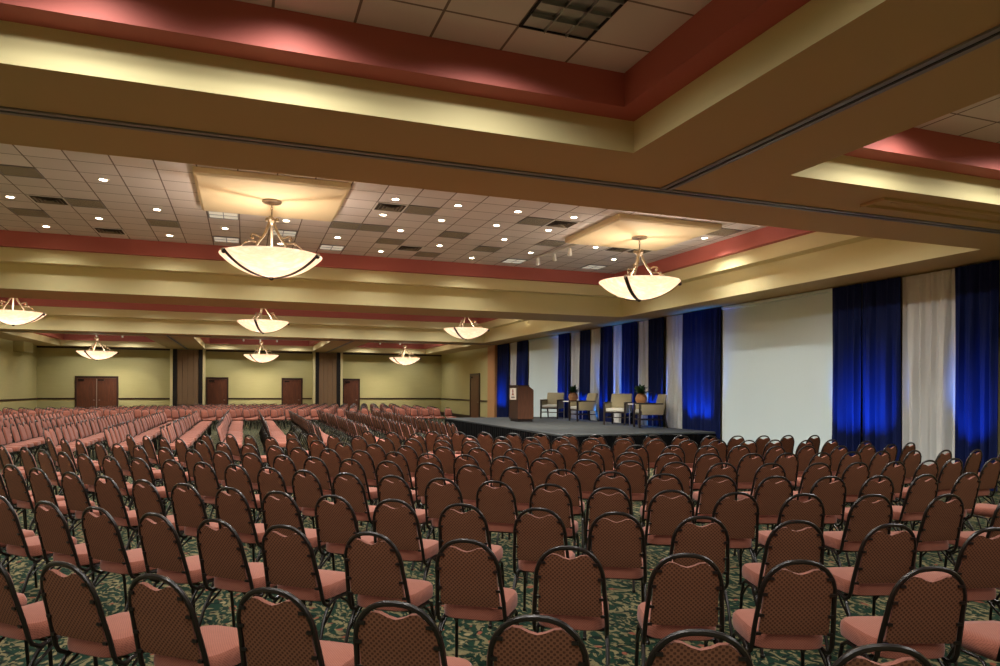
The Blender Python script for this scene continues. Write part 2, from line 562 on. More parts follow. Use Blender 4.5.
def door(k, x0, x1, zt, leaves, axis='x', at=YF):
    """Stained wooden door leaves in a dark frame; local x along the wall, -y into the room."""
    w = x1-x0
    root = thing('door_%d' % k, '', 'door', (x0, at, 0) if axis == 'x' else (at, x1, 0), 0 if axis == 'x' else -PI/2)
    del root['label'], root['category']
    root['kind'] = 'structure'
    ft = 0.10
    bm = bmesh.new()
    box(bm, 0, ft, -.07, -.001, 0, zt); box(bm, w-ft, w, -.07, -.001, 0, zt); box(bm, ft, w-ft, -.07, -.001, zt-ft*1.3, zt)
    obj('door_frame', bm, M['door_frame'], root, smooth=False)
    lw = (w-2*ft-.01*(leaves-1))/leaves
    for q in range(leaves):
        a = ft+q*(lw+.01)
        bm = bmesh.new()
        zt2 = zt-ft*1.3-.005
        box(bm, a, a+lw, -.045, -.002, .01, zt2)
        s = .12
        for z0, z1 in ((.25, 1.0), (1.15, zt2-.15)):
            box(bm, a+s, a+lw-s, -.05, -.045, z0, z1)
            box(bm, a+s+.03, a+lw-s-.03, -.058, -.05, z0+.03, z1-.03)
        o = obj('door_leaf', bm, M['door_wood'], root, smooth=False)
        bm = bmesh.new()
        hx = a+lw-.09 if (leaves == 1 or q == 0) else a+.09
        tube(bm, [(hx, -.05, 1.0), (hx, -.10, 1.0), (hx-.08 if hx > a+lw/2 else hx+.08, -.10, 1.0)], .012, 8)
        obj('door_handle', bm, M['chrome'], o)
        if leaves == 2 and q == 0:
            bm = bmesh.new(); box(bm, a+lw-.02, a+lw+.02, -.06, -.05, .05, zt2-.02)
            obj('astragal', bm, M['chrome'], root, smooth=False)
        bm = bmesh.new(); box(bm, a+.06, a+.36, -.11, -.05, zt2-.13, zt2-.05)
        obj('door_closer', bm, M['black_metal'], root, smooth=False)
for k, (a, b) in enumerate(doors):
    door(k+1, a, b, 2.36, 2 if k == 0 else 1)
door(5, dr[0], dr[1], 2.62, 1, 'y', XR)

# folded partitions in their pockets under the far beams
for k, (pa, pb) in enumerate(((170.5, 205.5), (312.5, 342))):
    a, b = far_x(pa), far_x(pb)
    t = thing('folding_partition', ('brown folding partition stacked between the double door and the single door' if k == 0 else 'brown folding partition stacked between two single doors near the podium'), 'partition', ((a+b)/2, YF-.02, 0), 0, 'folded partition stacks on the far wall')
    w = (b-a)/2
    for s in (-1, 1):
        bm = bmesh.new(); box(bm, *(sorted((s*w, s*(w-.14)))), -.34, 0, 0, 3.985)
        obj('pocket_jamb', bm, M['cream'], t, smooth=False)
        bm = bmesh.new(); box(bm, *(sorted((s*(w-.145), s*(w-.36)))), -.30, 0, 0, 3.98)
        obj('edge_seal', bm, M['airwall_dark'], t, smooth=False)
    bm = bmesh.new()
    n = 4
    for q in range(n):
        x0 = -(w-.365)+q*2*(w-.365)/n
        box(bm, x0+.006, x0+2*(w-.365)/n-.006, -.26, 0, .02, 3.95)
    obj('partition_panel', bm, M['airwall'], t, smooth=False)

# ------------------------------------------------------------------ chandeliers
def strap_pt(t, a):
    """Point on the outside of the bowl; t 0 at the rim, 1 at the bottom."""
    r = .905*(1-t); Rs = 1.23
    z = -1.39 + Rs - math.sqrt(max(Rs*Rs-r*r, 0)) - .012
    return Vector((r*math.cos(a), r*math.sin(a), z))

def make_chandelier(loc, label):
    t = thing('bowl_chandelier', label, 'chandelier', loc, 0, 'alabaster bowl chandeliers')
    bm = bmesh.new()
    lathe(bm, [(0, 0), (.17, 0), (.175, -.02), (.16, -.04), (.05, -.05), (.035, -.07), (0, -.07)], 28)
    obj('ceiling_canopy', bm, M['brushed'], t)
    bm = bmesh.new()
    for k in range(3):                                   # three links of chain, then the stem
        z = -.085-.05*k
        ring = [(.018*math.cos(a), 0, z+.03*math.sin(a)) if k % 2 else (0, .018*math.cos(a), z+.03*math.sin(a)) for a in [2*PI*i/12 for i in range(12)]]
        tube(bm, ring, .006, 6, closed=True)
    tube(bm, [(0, 0, -.19), (0, 0, -.30)], .012, 8)
    obj('chain', bm, M['brushed'], t)
    bm = bmesh.new()
    lathe(bm, [(0, -.28), (.03, -.29), (.075, -.33), (.08, -.37), (.05, -.41), (.03, -.43), (0, -.44)], 20)
    for a in (.5, 2.6, 4.7):
        lathe(bm, [(0, -.375), (.03, -.36), (.04, -.33), (.03, -.30), (0, -.285)], 12, (.10*math.cos(a), .10*math.sin(a)))
    obj('hub', bm, M['brushed'], t)
    bm = bmesh.new()
    Rs, zc = 1.23, -1.39+1.23
    prof = []
    for i in range(17):
        r = .89*i/16
        prof.append((r, zc-math.sqrt(Rs*Rs-r*r)))
    prof.append((.895, prof[-1][1]+.012))
    for r, z in [(x, y) for x, y in prof[::-1]][1:]:
        prof.append((max(r-.008, 0) if r > 0 else 0, z+.014))
    lathe(bm, prof, 64)
    bowl = obj('glass_bowl', bm, M['alabaster'], t)
    for k in range(3):
        a = math.radians(100+120*k)
        ca, sa = math.cos(a), math.sin(a)
        def P(r, z, off=0.0):
            return (r*ca-off*sa, r*sa+off*ca, z)
        bm = bmesh.new()
        tube(bm, [P(.045, -.39), P(.07, -.47), P(.11, -.57), P(.17, -.67), P(.24, -.76), P(.30, -.86), P(.33, -.96), P(.335, -1.06)], [.024, .026, .026, .025, .024, .022, .021, .02], 8)
        tube(bm, [P(.19, -.70), P(.26, -.69), P(.33, -.66), P(.385, -.665), P(.405, -.71), P(.385, -.75), P(.35, -.745), P(.345, -.715)], [.017, .016, .015, .015, .014, .013, .012, .011], 8)
        tube(bm, [P(.27, -.80), P(.36, -.79), P(.46, -.80), P(.55, -.86), P(.64, -.95), P(.75, -1.02), P(.81, -1.02), P(.86, -1.00), P(.915, -.99), P(.945, -1.015), P(.935, -1.05), P(.90, -1.06)], [.012, .012, .012, .011, .011, .010, .010, .011, .012, .012, .012, .011], 8)
        lathe(bm, [(0, -.765), (.022, -.755), (.032, -.73), (.022, -.705), (0, -.695)], 12, P(.375, 0)[:2])
        lathe(bm, [(0, -.83), (.02, -.82), (.028, -.80), (.02, -.775), (0, -.77)], 12, P(.46, 0)[:2])
        obj('scroll_arm', bm, M['brushed'], t)
        bm = bmesh.new()
        n = 22
        A, B = [], []
        for i in range(n+1):
            p = strap_pt(i/n, a)
            side = Vector((-sa, ca, 0))*.040
            out = Vector((ca*.5, sa*.5, -.85)).normalized()*.012
            A.append([bm.verts.new(p+side+out), bm.verts.new(p-side+out), bm.verts.new(p-side), bm.verts.new(p+side)])
        for i in range(n):
            for q in range(4):
                bm.faces.new((A[i][q], A[i][(q+1) % 4], A[i+1][(q+1) % 4], A[i+1][q]))
        bm.faces.new(A[0]); bm.faces.new(A[-1][::-1])
        lathe(bm, [(0, -1.085), (.028, -1.075), (.04, -1.045), (.028, -1.015), (0, -1.005)], 12, P(.905, 0)[:2])
        obj('bowl_strap', bm, M['bronze'], t)
    bm = bmesh.new()
    lathe(bm, [(0, -1.445), (.03, -1.435), (.05, -1.41), (.04, -1.39), (0, -1.385)], 14)
    obj('finial', bm, M['bronze'], t)
    return t

def lamp_in_bowl(loc, e):
    d = bpy.data.lights.new('bowl_lamp', 'POINT'); d.energy = e; d.color = (1.0, .92, .82); d.shadow_soft_size = .06
    o = bpy.data.objects.new('bowl_lamp', d); COL.objects.link(o); o.location = loc

CH = [(.44, 13.2, 5.13, 'large alabaster bowl chandelier under the cream ceiling panel farther from the stage'),
      (8.21, 13.3, 5.13, 'large alabaster bowl chandelier under the cream ceiling panel beside the track spotlights'),
      (-7.05, 26.4, 5.13, 'alabaster bowl chandelier cut by the picture edge in the middle bay'),
      (.6, 26.4, 5.13, 'alabaster bowl chandelier in the centre of the middle bay'),
      (8.3, 26.4, 5.13, 'alabaster bowl chandelier of the middle bay above the podium end of the stage'),
      (-6.9, 39.0, 4.49, 'small-looking alabaster bowl chandelier in front of the double door'),
      (.8, 39.0, 4.49, 'small-looking alabaster bowl chandelier between the two partition stacks'),
      (8.6, 39.0, 4.49, 'small-looking alabaster bowl chandelier in the far bay near the stage wall')]
first = None
for i, (x, y, z, lab) in enumerate(CH):
    rz = (-.21, 0.0, .15, .55, 0.05, .45, .2, -.1)[i]
    if first is None:
        first = make_chandelier((x, y, z), lab); first.rotation_euler.z = rz
    else:
        dup(first, (x, y, z), rz, lab)
    lamp_in_bowl((x, y, z-1.08), (24, 24, 28, 28, 28, 28, 28, 28)[i])
    # the square panel above it
    s = 1.24
    zt = 5.248 if z > 5 else 4.608
    bm = bmesh.new()
    vb = [bm.verts.new((sx*(s-.05), sy*(s-.05), z)) for sx, sy in ((-1, -1), (1, -1), (1, 1), (-1, 1))]
    vt = [bm.verts.new((sx*s, sy*s, zt)) for sx, sy in ((-1, -1), (1, -1), (1, 1), (-1, 1))]
    vm = [bm.verts.new((sx*s, sy*s, z+.03)) for sx, sy in ((-1, -1), (1, -1), (1, 1), (-1, 1))]
    bm.faces.new(vb[::-1])
    for q in range(4):
        bm.faces.new((vb[q], vb[(q+1) % 4], vm[(q+1) % 4], vm[q]))
        bm.faces.new((vm[q], vm[(q+1) % 4], vt[(q+1) % 4], vt[q]))
    for v in bm.verts:
        v.co.x += x; v.co.y += y
    struct(obj('trim_%d' % TRIM_N[0], bm, M['panel_cream'], smooth=False), 'square cream panel on the tiled ceiling above a chandelier')
    TRIM_N[0] += 1

# ------------------------------------------------------------------ ceiling fixtures of the near tiled bay
GX = [.79+.612*k for k in range(-9, 17)]
def make_downlight(loc, label, group='recessed downlights in the tiled ceiling'):
    t = thing('downlight', label, 'ceiling light', loc, 0, group)
    bm = bmesh.new()
    lathe(bm, [(.062, -.001), (.062, -.012), (.088, -.012), (.095, -.006), (.095, -.001)], 24)
    obj('trim_ring', bm, M['white_metal'], t)
    bm = bmesh.new(); lathe(bm, [(0, -.006), (.03, -.008), (.061, -.004)], 20)
    obj('lamp_lens', bm, M['lens'], t)
    return t
def spot(loc, energy, angle, color=(1, .965, .91), blend=.8, direc=(0, 0, -1), size=.05, name='downlight_or_fill_beam'):
    d = bpy.data.lights.new(name, 'SPOT'); d.energy = energy; d.spot_size = math.radians(angle); d.spot_blend = blend
    d.color = color; d.shadow_soft_size = size
    o = bpy.data.objects.new(name, d); COL.objects.link(o); o.location = loc
    o.rotation_euler = Vector(direc).to_track_quat('-Z', 'Y').to_euler()
    return o
DL = [(3.81, 12.66), (5.04, 12.66), (2.6, 12.66), (6.27, 12.66), (9.93, 13.28), (-2.27, 13.28), (2.6, 13.89), (5.04, 13.89), (3.82, 13.89), (6.26, 13.89),
      (3.22, 15.12), (8.09, 15.12), (.79, 15.12), (-1.65, 15.12), (5.68, 15.12), (-4.1, 15.12), (9.3, 16.35), (4.45, 16.35), (2.0, 16.35), (6.87, 16.35),
      (-.43, 16.35), (-2.87, 16.35), (3.24, 17.59), (.79, 17.59), (5.68, 17.59), (-4.1, 17.59), (-1.65, 17.59)]
DL.sort(key=lambda p: (round(p[1], 1), p[0]))
dl0 = None
lines = sorted({round(p[1], 1) for p in DL})
SPOT_E = 84
for ln, yv in enumerate(lines):
    row = [p for p in DL if round(p[1], 1) == yv]
    for k, (x, y) in enumerate(row):
        lab = 'round recessed downlight, %s from the left in the %s line beyond the brown beam' % (ordinal(k+1), ordinal(ln+1))
        if dl0 is None:
            dl0 = make_downlight((x, y, 5.249), lab)
        else:
            dup(dl0, (x, y, 5.249), 0, lab)
        spot((x, y, 5.225), SPOT_E*(.6 if y > 17.3 else 1.0), 140)

V_GREY = [(-3.48, 13.28), (-2.87, 15.12), (-4.09, 16.35), (-1.65, 16.35), (2.01, 15.12), (2.62, 15.12), (3.24, 13.28), (3.24, 16.35), (4.46, 17.59), (4.46, 15.12), (5.68, 16.35), (5.68, 13.28), (6.9, 15.12), (9.93, 12.66)]
V_SLOT = [(-3.48, 15.12), (-2.87, 17.59), (2.62, 13.28), (3.85, 16.97), (6.29, 13.28), (8.74, 15.12), (9.35, 15.12)]
V_FIX = [(-.43, 15.12), (-.43, 17.59), (.79, 16.35), (2.01, 17.59), (6.9, 17.59), (9.35, 17.59)]
def make_grey():
    t = thing('return_grille', '', 'air vent')
    bm = bmesh.new()
    for b_ in ((-.3, .3, -.3, -.275), (-.3, .3, .275, .3), (-.3, -.275, -.275, .275), (.275, .3, -.275, .275)):
        box(bm, *b_, -.012, -.001)
    obj('vent_frame', bm, M['track'], t, smooth=False)
    bm = bmesh.new(); box(bm, -.274, .274, -.274, .274, -.008, -.002)
    obj('grille_face', bm, M['vent_grey'], t, smooth=False)
    return t
def make_slot():
    t = thing('supply_diffuser', '', 'air vent')
    bm = bmesh.new()
    for b_ in ((-.3, .3, -.3, -.27), (-.3, .3, .27, .3), (-.3, -.27, -.27, .27), (.27, .3, -.27, .27)):
        box(bm, *b_, -.012, -.001)
    obj('vent_frame', bm, M['white_metal'], t, smooth=False)
    bm = bmesh.new(); box(bm, -.27, .27, -.27, .27, -.004, -.002)
    obj('vent_throat', bm, M['throat'], t, smooth=False)
    bm = bmesh.new()
    for s in (.22, .15, .08):
        for q in range(4):
            a = q*PI/2
            pts = [(-s, -s), (s, -s), (s-.03, -s+.03), (-s+.03, -s+.03)]
            R_ = lambda p, z: (p[0]*math.cos(a)-p[1]*math.sin(a), p[0]*math.sin(a)+p[1]*math.cos(a), z)
            quad(bm, [R_(pts[0], -.022), R_(pts[1], -.022), R_(pts[2], -.005), R_(pts[3], -.005)])
    obj('diffuser_cone', bm, M['cone'], t, smooth=False)
    return t
def make_fix():
    t = thing('square_troffer', '', 'ceiling light')
    bm = bmesh.new()
    for b_ in ((-.3, .3, -.3, -.27), (-.3, .3, .27, .3), (-.3, -.27, -.27, .27), (.27, .3, -.27, .27), (-.008, .008, -.27, .27), (-.27, .27, -.008, .008)):
        box(bm, *b_, -.014, -.001)
    obj('troffer_frame', bm, M['track'], t, smooth=False)
    bm = bmesh.new(); box(bm, -.27, .27, -.27, .27, -.008, -.003)
    obj('prismatic_lens', bm, M['troffer_lens'], t, smooth=False)
    return t
for make, pts, what, grp in ((make_grey, V_GREY, 'grey perforated return grille', 'return grilles in the tiled ceiling'), (make_slot, V_SLOT, 'dark stepped supply air diffuser', 'supply diffusers in the tiled ceiling'), (make_fix, V_FIX, 'dim square lensed ceiling fixture', 'square lensed fixtures in the tiled ceiling')):
    proto = None
    rows_ = sorted({round(p[1], 1) for p in pts})
    for ln, yv in enumerate(rows_):
        row = sorted(p for p in pts if round(p[1], 1) == yv)
        for k, (x, y) in enumerate(row):
            lab = what + (', the only one in its line' if len(row) == 1 else ', %s from the left in its line' % ordinal(k+1)) + ', %s line of them' % ordinal(ln+1)
            if proto is None:
                proto = make(); proto.location = (x, y, 5.249); proto['label'] = lab; proto['group'] = grp
            else:
                dup(proto, (x, y, 5.249), 0, lab, grp)

# parabolic fixture of the near coffer
t = thing('parabolic_troffer', 'dark rectangular louvred ceiling fixture in the near coffer above the beam', 'ceiling light', (2.325, 4.46, 4.609))
bm = bmesh.new()
for b_ in ((-.305, .305, -.61, -.59), (-.305, .305, .59, .61), (-.305, -.285, -.59, .59), (.285, .305, -.59, .59)):
    box(bm, *b_, -.012, -.001)
obj('troffer_frame', bm, M['slot'], t, smooth=False)
bm = bmesh.new(); box(bm, -.285, .285, -.59, .59, -.004, -.001)
obj('reflector_pan', bm, M['chrome'], t, smooth=False)
bm = bmesh.new()
for k in range(1, 6):
    box(bm, -.285, .285, -.59+k*1.18/6-.004, -.59+k*1.18/6+.004, -.034, -.004)
for k in range(1, 3):
    box(bm, -.285+k*.57/3-.004, -.285+k*.57/3+.004, -.59, .59, -.034, -.004)
obj('louver', bm, M['chrome'], t, smooth=False)

# track spotlights
def track_light(heads, z, label, aim, energy):
    (xa, ya), (xb, yb) = heads[0], heads[-1]
    cx, cy = (xa+xb)/2, (ya+yb)/2
    t = thing('track_light', label, 'ceiling light', (cx, cy, z), 0, 'track spotlights on the ceiling')
    d = Vector((xb-xa, yb-ya, 0)).normalized()
    e = Vector((xb-cx, yb-cy, 0)).length+.3
    bm = bmesh.new()
    s = Vector((-d.y, d.x, 0))*.018
    a, b = d*-e, d*e
    vs = []
    for zz in (-.05, -.015):
        vs.append([bm.verts.new((p.x, p.y, zz)) for p in (a+s, a-s, b-s, b+s)])
    bm.faces.new(vs[0][::-1]); bm.faces.new(vs[1])
    for q in range(4):
        bm.faces.new((vs[0][q], vs[0][(q+1) % 4], vs[1][(q+1) % 4], vs[1][q]))
    for f in (-.7, .7):
        tube(bm, [(d.x*e*f, d.y*e*f, -.02), (d.x*e*f, d.y*e*f, -.001)], .01, 6)
    obj('track_rail', bm, M['white_metal'], t, smooth=False)
    for hx, hy in heads:
        v = Vector(aim(hx, hy)).normalized()
        p = Vector((hx-cx, hy-cy, -.15))
        bm = bmesh.new()
        tube(bm, [(p.x, p.y, -.05), (p.x, p.y, -.13)], .009, 6)
        tube(bm, [p-v*.08, p-v*.06, p+v*.05, p+v*.10], [.022, .04, .05, .055], 14)
        h_ = obj('lamp_head', bm, M['white_metal'], t)
        bm = bmesh.new()
        tube(bm, [p+v*.1005, p+v*.104], [.047, .047], 14)
        obj('lamp_lens', bm, M['spot_lens'], h_)
        spot(Vector((hx, hy, z-.15))+v*.14, energy, 48, (1, .9, .74), .7, v, .04, 'track_beam')
track_light([(7.19, 16.6), (7.33, 15.9), (7.4, 15.15)], 5.249, 'white three-lamp track spotlight aimed at the stage', lambda x, y: (2.4, 4.2, -5.2), 240)
track_light([(-7.3, 41.1), (-6.1, 41.1)], 4.609, 'two-lamp track spotlight above the double door', lambda x, y: (0, 1.5, -1.5), 90)
track_light([(-.1, 41.4), (.8, 41.4), (1.7, 41.4)], 4.609, 'three-lamp track spotlight in the far middle coffer', lambda x, y: (0, 1.5, -1.5), 90)
track_light([(7.5, 40.8), (8.7, 40.8)], 4.609, 'two-lamp track spotlight in the far coffer next to the stage wall', lambda x, y: (0, 1.5, -1.5), 90)

# ------------------------------------------------------------------ drapes and screens along the stage wall
def drape_panel(y0, y1, mat, label, group, cat='drape', seed=0, xb=12.02, z0=.03, z1=3.972, name='stage_drape', flare=0.0):
    rnd = random.Random(seed)
    w = abs(y1-y0)
    ny, nz = max(24, int(w/.022)), 16
    nf = max(3, round(w/.21))
    ph = [rnd.uniform(0, 6.28) for _ in range(5)]
    bm = bmesh.new()
    g = []
    for j in range(nz+1):
        tz = j/nz
        z = z0+(z1-z0)*tz
        amp = .016+.032*min(1, (1-tz)*2.2+.05)
        row = []
        for i in range(ny+1):
            s = i/ny
            yy = y0+(y1-y0)*s
            env = min(1, s*9, (1-s)*9)
            ss = s + .012*math.sin(2.1*2*PI*s+ph[3]+tz*1.5)
            x = xb + amp*(math.sin(2*PI*nf*ss+ph[0]+.5*math.sin(tz*2.4+ph[1])) + .45*math.sin(2*PI*nf*1.73*ss+ph[2]) + .5*math.sin(2*PI*nf*.41*ss+ph[4]))
            x += .008*math.sin(2*PI*nf*3.1*s+ph[1])*max(0, tz-.75)*4
            yy += (1-tz)*flare*(s-.5)*env*0 + (1-tz)*flare*(s-.5)
            row.append(bm.verts.new((x, yy, z)))
        g.append(row)
    back = [[bm.verts.new((v.co.x+.012, v.co.y, v.co.z)) for v in r] for r in g]
    for j in range(nz):
        for i in range(ny):
            bm.faces.new((g[j][i], g[j][i+1], g[j+1][i+1], g[j+1][i]))
            bm.faces.new((back[j][i], back[j+1][i], back[j+1][i+1], back[j][i+1]))
    for j in range(nz):
        bm.faces.new((g[j][0], g[j+1][0], back[j+1][0], back[j][0]))
        bm.faces.new((g[j][-1], back[j][-1], back[j+1][-1], g[j+1][-1]))
    for i in range(ny):
        bm.faces.new((g[0][i], back[0][i], back[0][i+1], g[0][i+1]))
        bm.faces.new((g[-1][i], g[-1][i+1], back[-1][i+1], back[-1][i]))
    o = obj(name, bm, mat, smooth=True)
    for p in o.data.polygons:
        p.use_smooth = True
    tag(o, label, cat, group)
    return o
YB = [right_y(p, 12.04) for p in (497, 508.4, 517.5, 527.7, 558, 569, 579.4, 589.8, 600, 611.4, 621, 636, 648, 663.5, 683, 720.5, 832, 900, 953.6, 998, 1030)]
PAN = ['n', 'w', 'n', 'S', 'n', 'w', 'n', 'w', 'n', 'w', 'n', 'w', 'n', 'w', 'n', 'S', 'n', 'w', 'n', 'k']
DESC = {0: 'dark blue stage drape next to the tan pilaster', 1: 'white stage drape between two blue ones behind the podium', 2: 'dark blue stage drape behind the podium beside the smaller screen',
        4: 'dark blue stage drape beside the smaller screen, behind the farthest armchair', 5: 'white stage drape behind the farther plant pot', 6: 'dark blue stage drape just nearer than the farther plant pot',
        7: 'white stage drape beside the second armchair from the podium', 8: 'dark blue stage drape in the gap between the two armchair pairs', 9: 'white stage drape behind the back of the third armchair',
        10: 'dark blue stage drape between the third armchair and the nearer plant', 11: 'white stage drape behind the nearer plant pot', 12: 'dark blue stage drape behind the nearest armchair',
        13: 'broad white stage drape at the near end of the stage', 14: 'broad blue stage drape beside the large screen at the stage end', 16: 'broad two-part blue drape on the near side of the large screen',
        17: 'broad white drape between two blue ones near the beam', 18: 'broad blue drape nearest to the camera, under the beam', 19: 'narrow black drape beyond the nearest blue one'}
for i, k in enumerate(PAN):
    ya, yb = YB[i], YB[i+1]
    if k == 'S':
        big = i > 10
        t = thing('projection_screen', 'large white projection screen between two blue drapes, off the stage' if big else 'smaller white projection screen behind the podium and armchairs', 'screen', (12.10, (ya+yb)/2, 0), 0, 'white projection screens')
        w = abs(ya-yb)/2
        bm = bmesh.new(); box(bm, -.006, .006, -w+.01, w-.01, .07, 3.90)
        obj('screen_fabric', bm, M['screen'], t, smooth=False)
        bm = bmesh.new(); box(bm, -.03, .03, -w+.01, w-.01, .0, .069); bevel(bm, .01)
        obj('weight_bar', bm, M['white_metal'], t, smooth=False)
        bm = bmesh.new(); box(bm, -.06, .06, -w+.01, w-.01, 3.901, 3.985); bevel(bm, .02)
        obj('screen_housing', bm, M['screen'], t, smooth=False)
        continue
    mat = {'n': M['navy'], 'w': M['white_drape'], 'k': M['black_drape']}[k]
    off = {'n': 0, 'w': .085, 'k': .14}[k]
    if i == 16:
        ym = ya+(yb-ya)*.46
        drape_panel(ya, ym+.005, mat, 'blue drape against the large screen, first half of a broad pair', 'blue drapes', seed=61, xb=12.03)
        drape_panel(ym-.005, yb, mat, 'blue drape against the broad white one, second half of a broad pair', 'blue drapes', seed=62, xb=12.05)
        continue
    drape_panel(ya+(.02 if k == 'w' else -.005), yb-(.02 if k == 'w' else -.005), mat, DESC[i], {'n': 'blue drapes', 'w': 'white drapes', 'k': 'black drapes'}[k], seed=i+3, xb=12.04+off, flare=(.10 if k == 'w' else 0))

# blue uplights standing on the floor at the foot of the blue drapes
for i, k in enumerate(PAN):
    if k != 'n':
        continue
    ya, yb = YB[i], YB[i+1]
    ys_ = [(ya+yb)/2] if abs(ya-yb) < 1.4 else [ya+(yb-ya)*f_ for f_ in (.27, .5, .73)]
    for yy in ys_:
        on_stage = 15.4 < yy < 25.8
        spot((11.60, yy, .66) if on_stage else (11.0, yy, .10), (170 if len(ys_) == 1 else 95) if on_stage else 240, 66 if on_stage else 38, (.0, .19, 1.0), 1.0, (.46, 0, .89) if on_stage else (.62, 0, .8), .04, 'blue_uplight_beam')

# ------------------------------------------------------------------ stage
SX0, SX1, SY0, SY1, SZ = 7.3, 11.9, 15.4, 25.8, .61
t = thing('stage_platform', 'low black-skirted stage platform with charcoal carpet along the drapes', 'stage', (SX0, SY0, 0))
bm = bmesh.new(); box(bm, 0, SX1-SX0, 0, SY1-SY0, SZ-.05, SZ); bevel(bm, .008, 1)
obj('platform_deck', bm, M['stage_top'], t, smooth=False)
bm = bmesh.new()
def skirt_line(p0, p1, nrm):
    L = (Vector(p1)-Vector(p0)).length
    n = int(L/.03)
    A = []
    for i in range(n+1):
        p = Vector(p0).lerp(Vector(p1), i/n)
        o_ = .012*math.sin(i*1.05)+.006*math.sin(i*.37)
        A.append((bm.verts.new((p.x+nrm[0]*(.02+o_*.3), p.y+nrm[1]*(.02+o_*.3), SZ-.052)), bm.verts.new((p.x+nrm[0]*(.03+o_), p.y+nrm[1]*(.03+o_), .01))))
    for a, b in zip(A, A[1:]):
        bm.faces.new((a[0], b[0], b[1], a[1]))
skirt_line((0, SY1-SY0, 0), (0, 0, 0), (-1, 0)); skirt_line((0, 0, 0), (SX1-SX0, 0, 0), (0, -1)); skirt_line((SX1-SX0, SY1-SY0, 0), (0, SY1-SY0, 0), (0, 1))
obj('stage_skirt', bm, M['stage_skirt'], t)

# ------------------------------------------------------------------ podium
t = thing('podium', 'brown wooden podium with a white sign on its front, standing on the stage', 'podium', (9.06, 22.35, SZ), math.radians(2))
# front faces -x (the audience); the speaker's side is +x
bm = bmesh.new(); box(bm, -.26, .28, -.34, .34, 0, .09)
obj('plinth', bm, M['espresso'], t, smooth=False)
bm = bmesh.new()
prof = [(-.29, .09), (.31, .09), (.31, 1.10), (.12, 1.235), (-.29, 1.235)]
va = [bm.verts.new((x, -.37, z)) for x, z in prof]; vb = [bm.verts.new((x, .37, z)) for x, z in prof]
bm.faces.new(va); bm.faces.new(vb[::-1])
for q in range(5):
    bm.faces.new((va[q], vb[q], vb[(q+1) % 5], va[(q+1) % 5]))
bevel(bm, .012, 2)
obj('podium_body', bm, M['podium_wood'], t, smooth=False)
bm = bmesh.new(); box(bm, -.302, -.289, -.365, .365, .09, 1.24)
obj('front_panel', bm, M['podium_dark'], t, smooth=False)
bm = bmesh.new()
box(bm, -.31, .13, -.385, .385, 1.236, 1.265)
obj('podium_ledge', bm, M['podium_dark'], t, smooth=False)
bm = bmesh.new(); box(bm, -.318, -.303, -.26, .26, .76, 1.16)
sg = obj('front_sign', bm, M['sign_white'], t, smooth=False)
sg['label'] = 'white square sign with a reddish emblem and a line of dark lettering'
bm = bmesh.new()
def flat(pts, x=-.3215, mi=0):
    a = [bm.verts.new((x, y, z)) for y, z in pts]; b = [bm.verts.new((-.3181, y, z)) for y, z in pts]
    n = len(pts)
    bm.faces.new(a).material_index = mi
    for q in range(n):
        bm.faces.new((a[q], a[(q+1) % n], b[(q+1) % n], b[q])).material_index = mi
flat([(-.03, .99), (-.055, 1.05), (-.03, 1.12), (0, 1.135), (.03, 1.12), (.055, 1.05), (.03, .99)])
flat([(-.10, .90), (-.05, .985), (.05, .985), (.10, .90), (.03, .915), (-.03, .915)])
for q in range(5):
    flat([(-.15+q*.062, .815), (-.15+q*.062+.04, .815), (-.15+q*.062+.04, .865), (-.15+q*.062, .865)], mi=1)
obj('sign_emblem', bm, [M['sign_mark'], M['sign_dark']], sg, smooth=False)

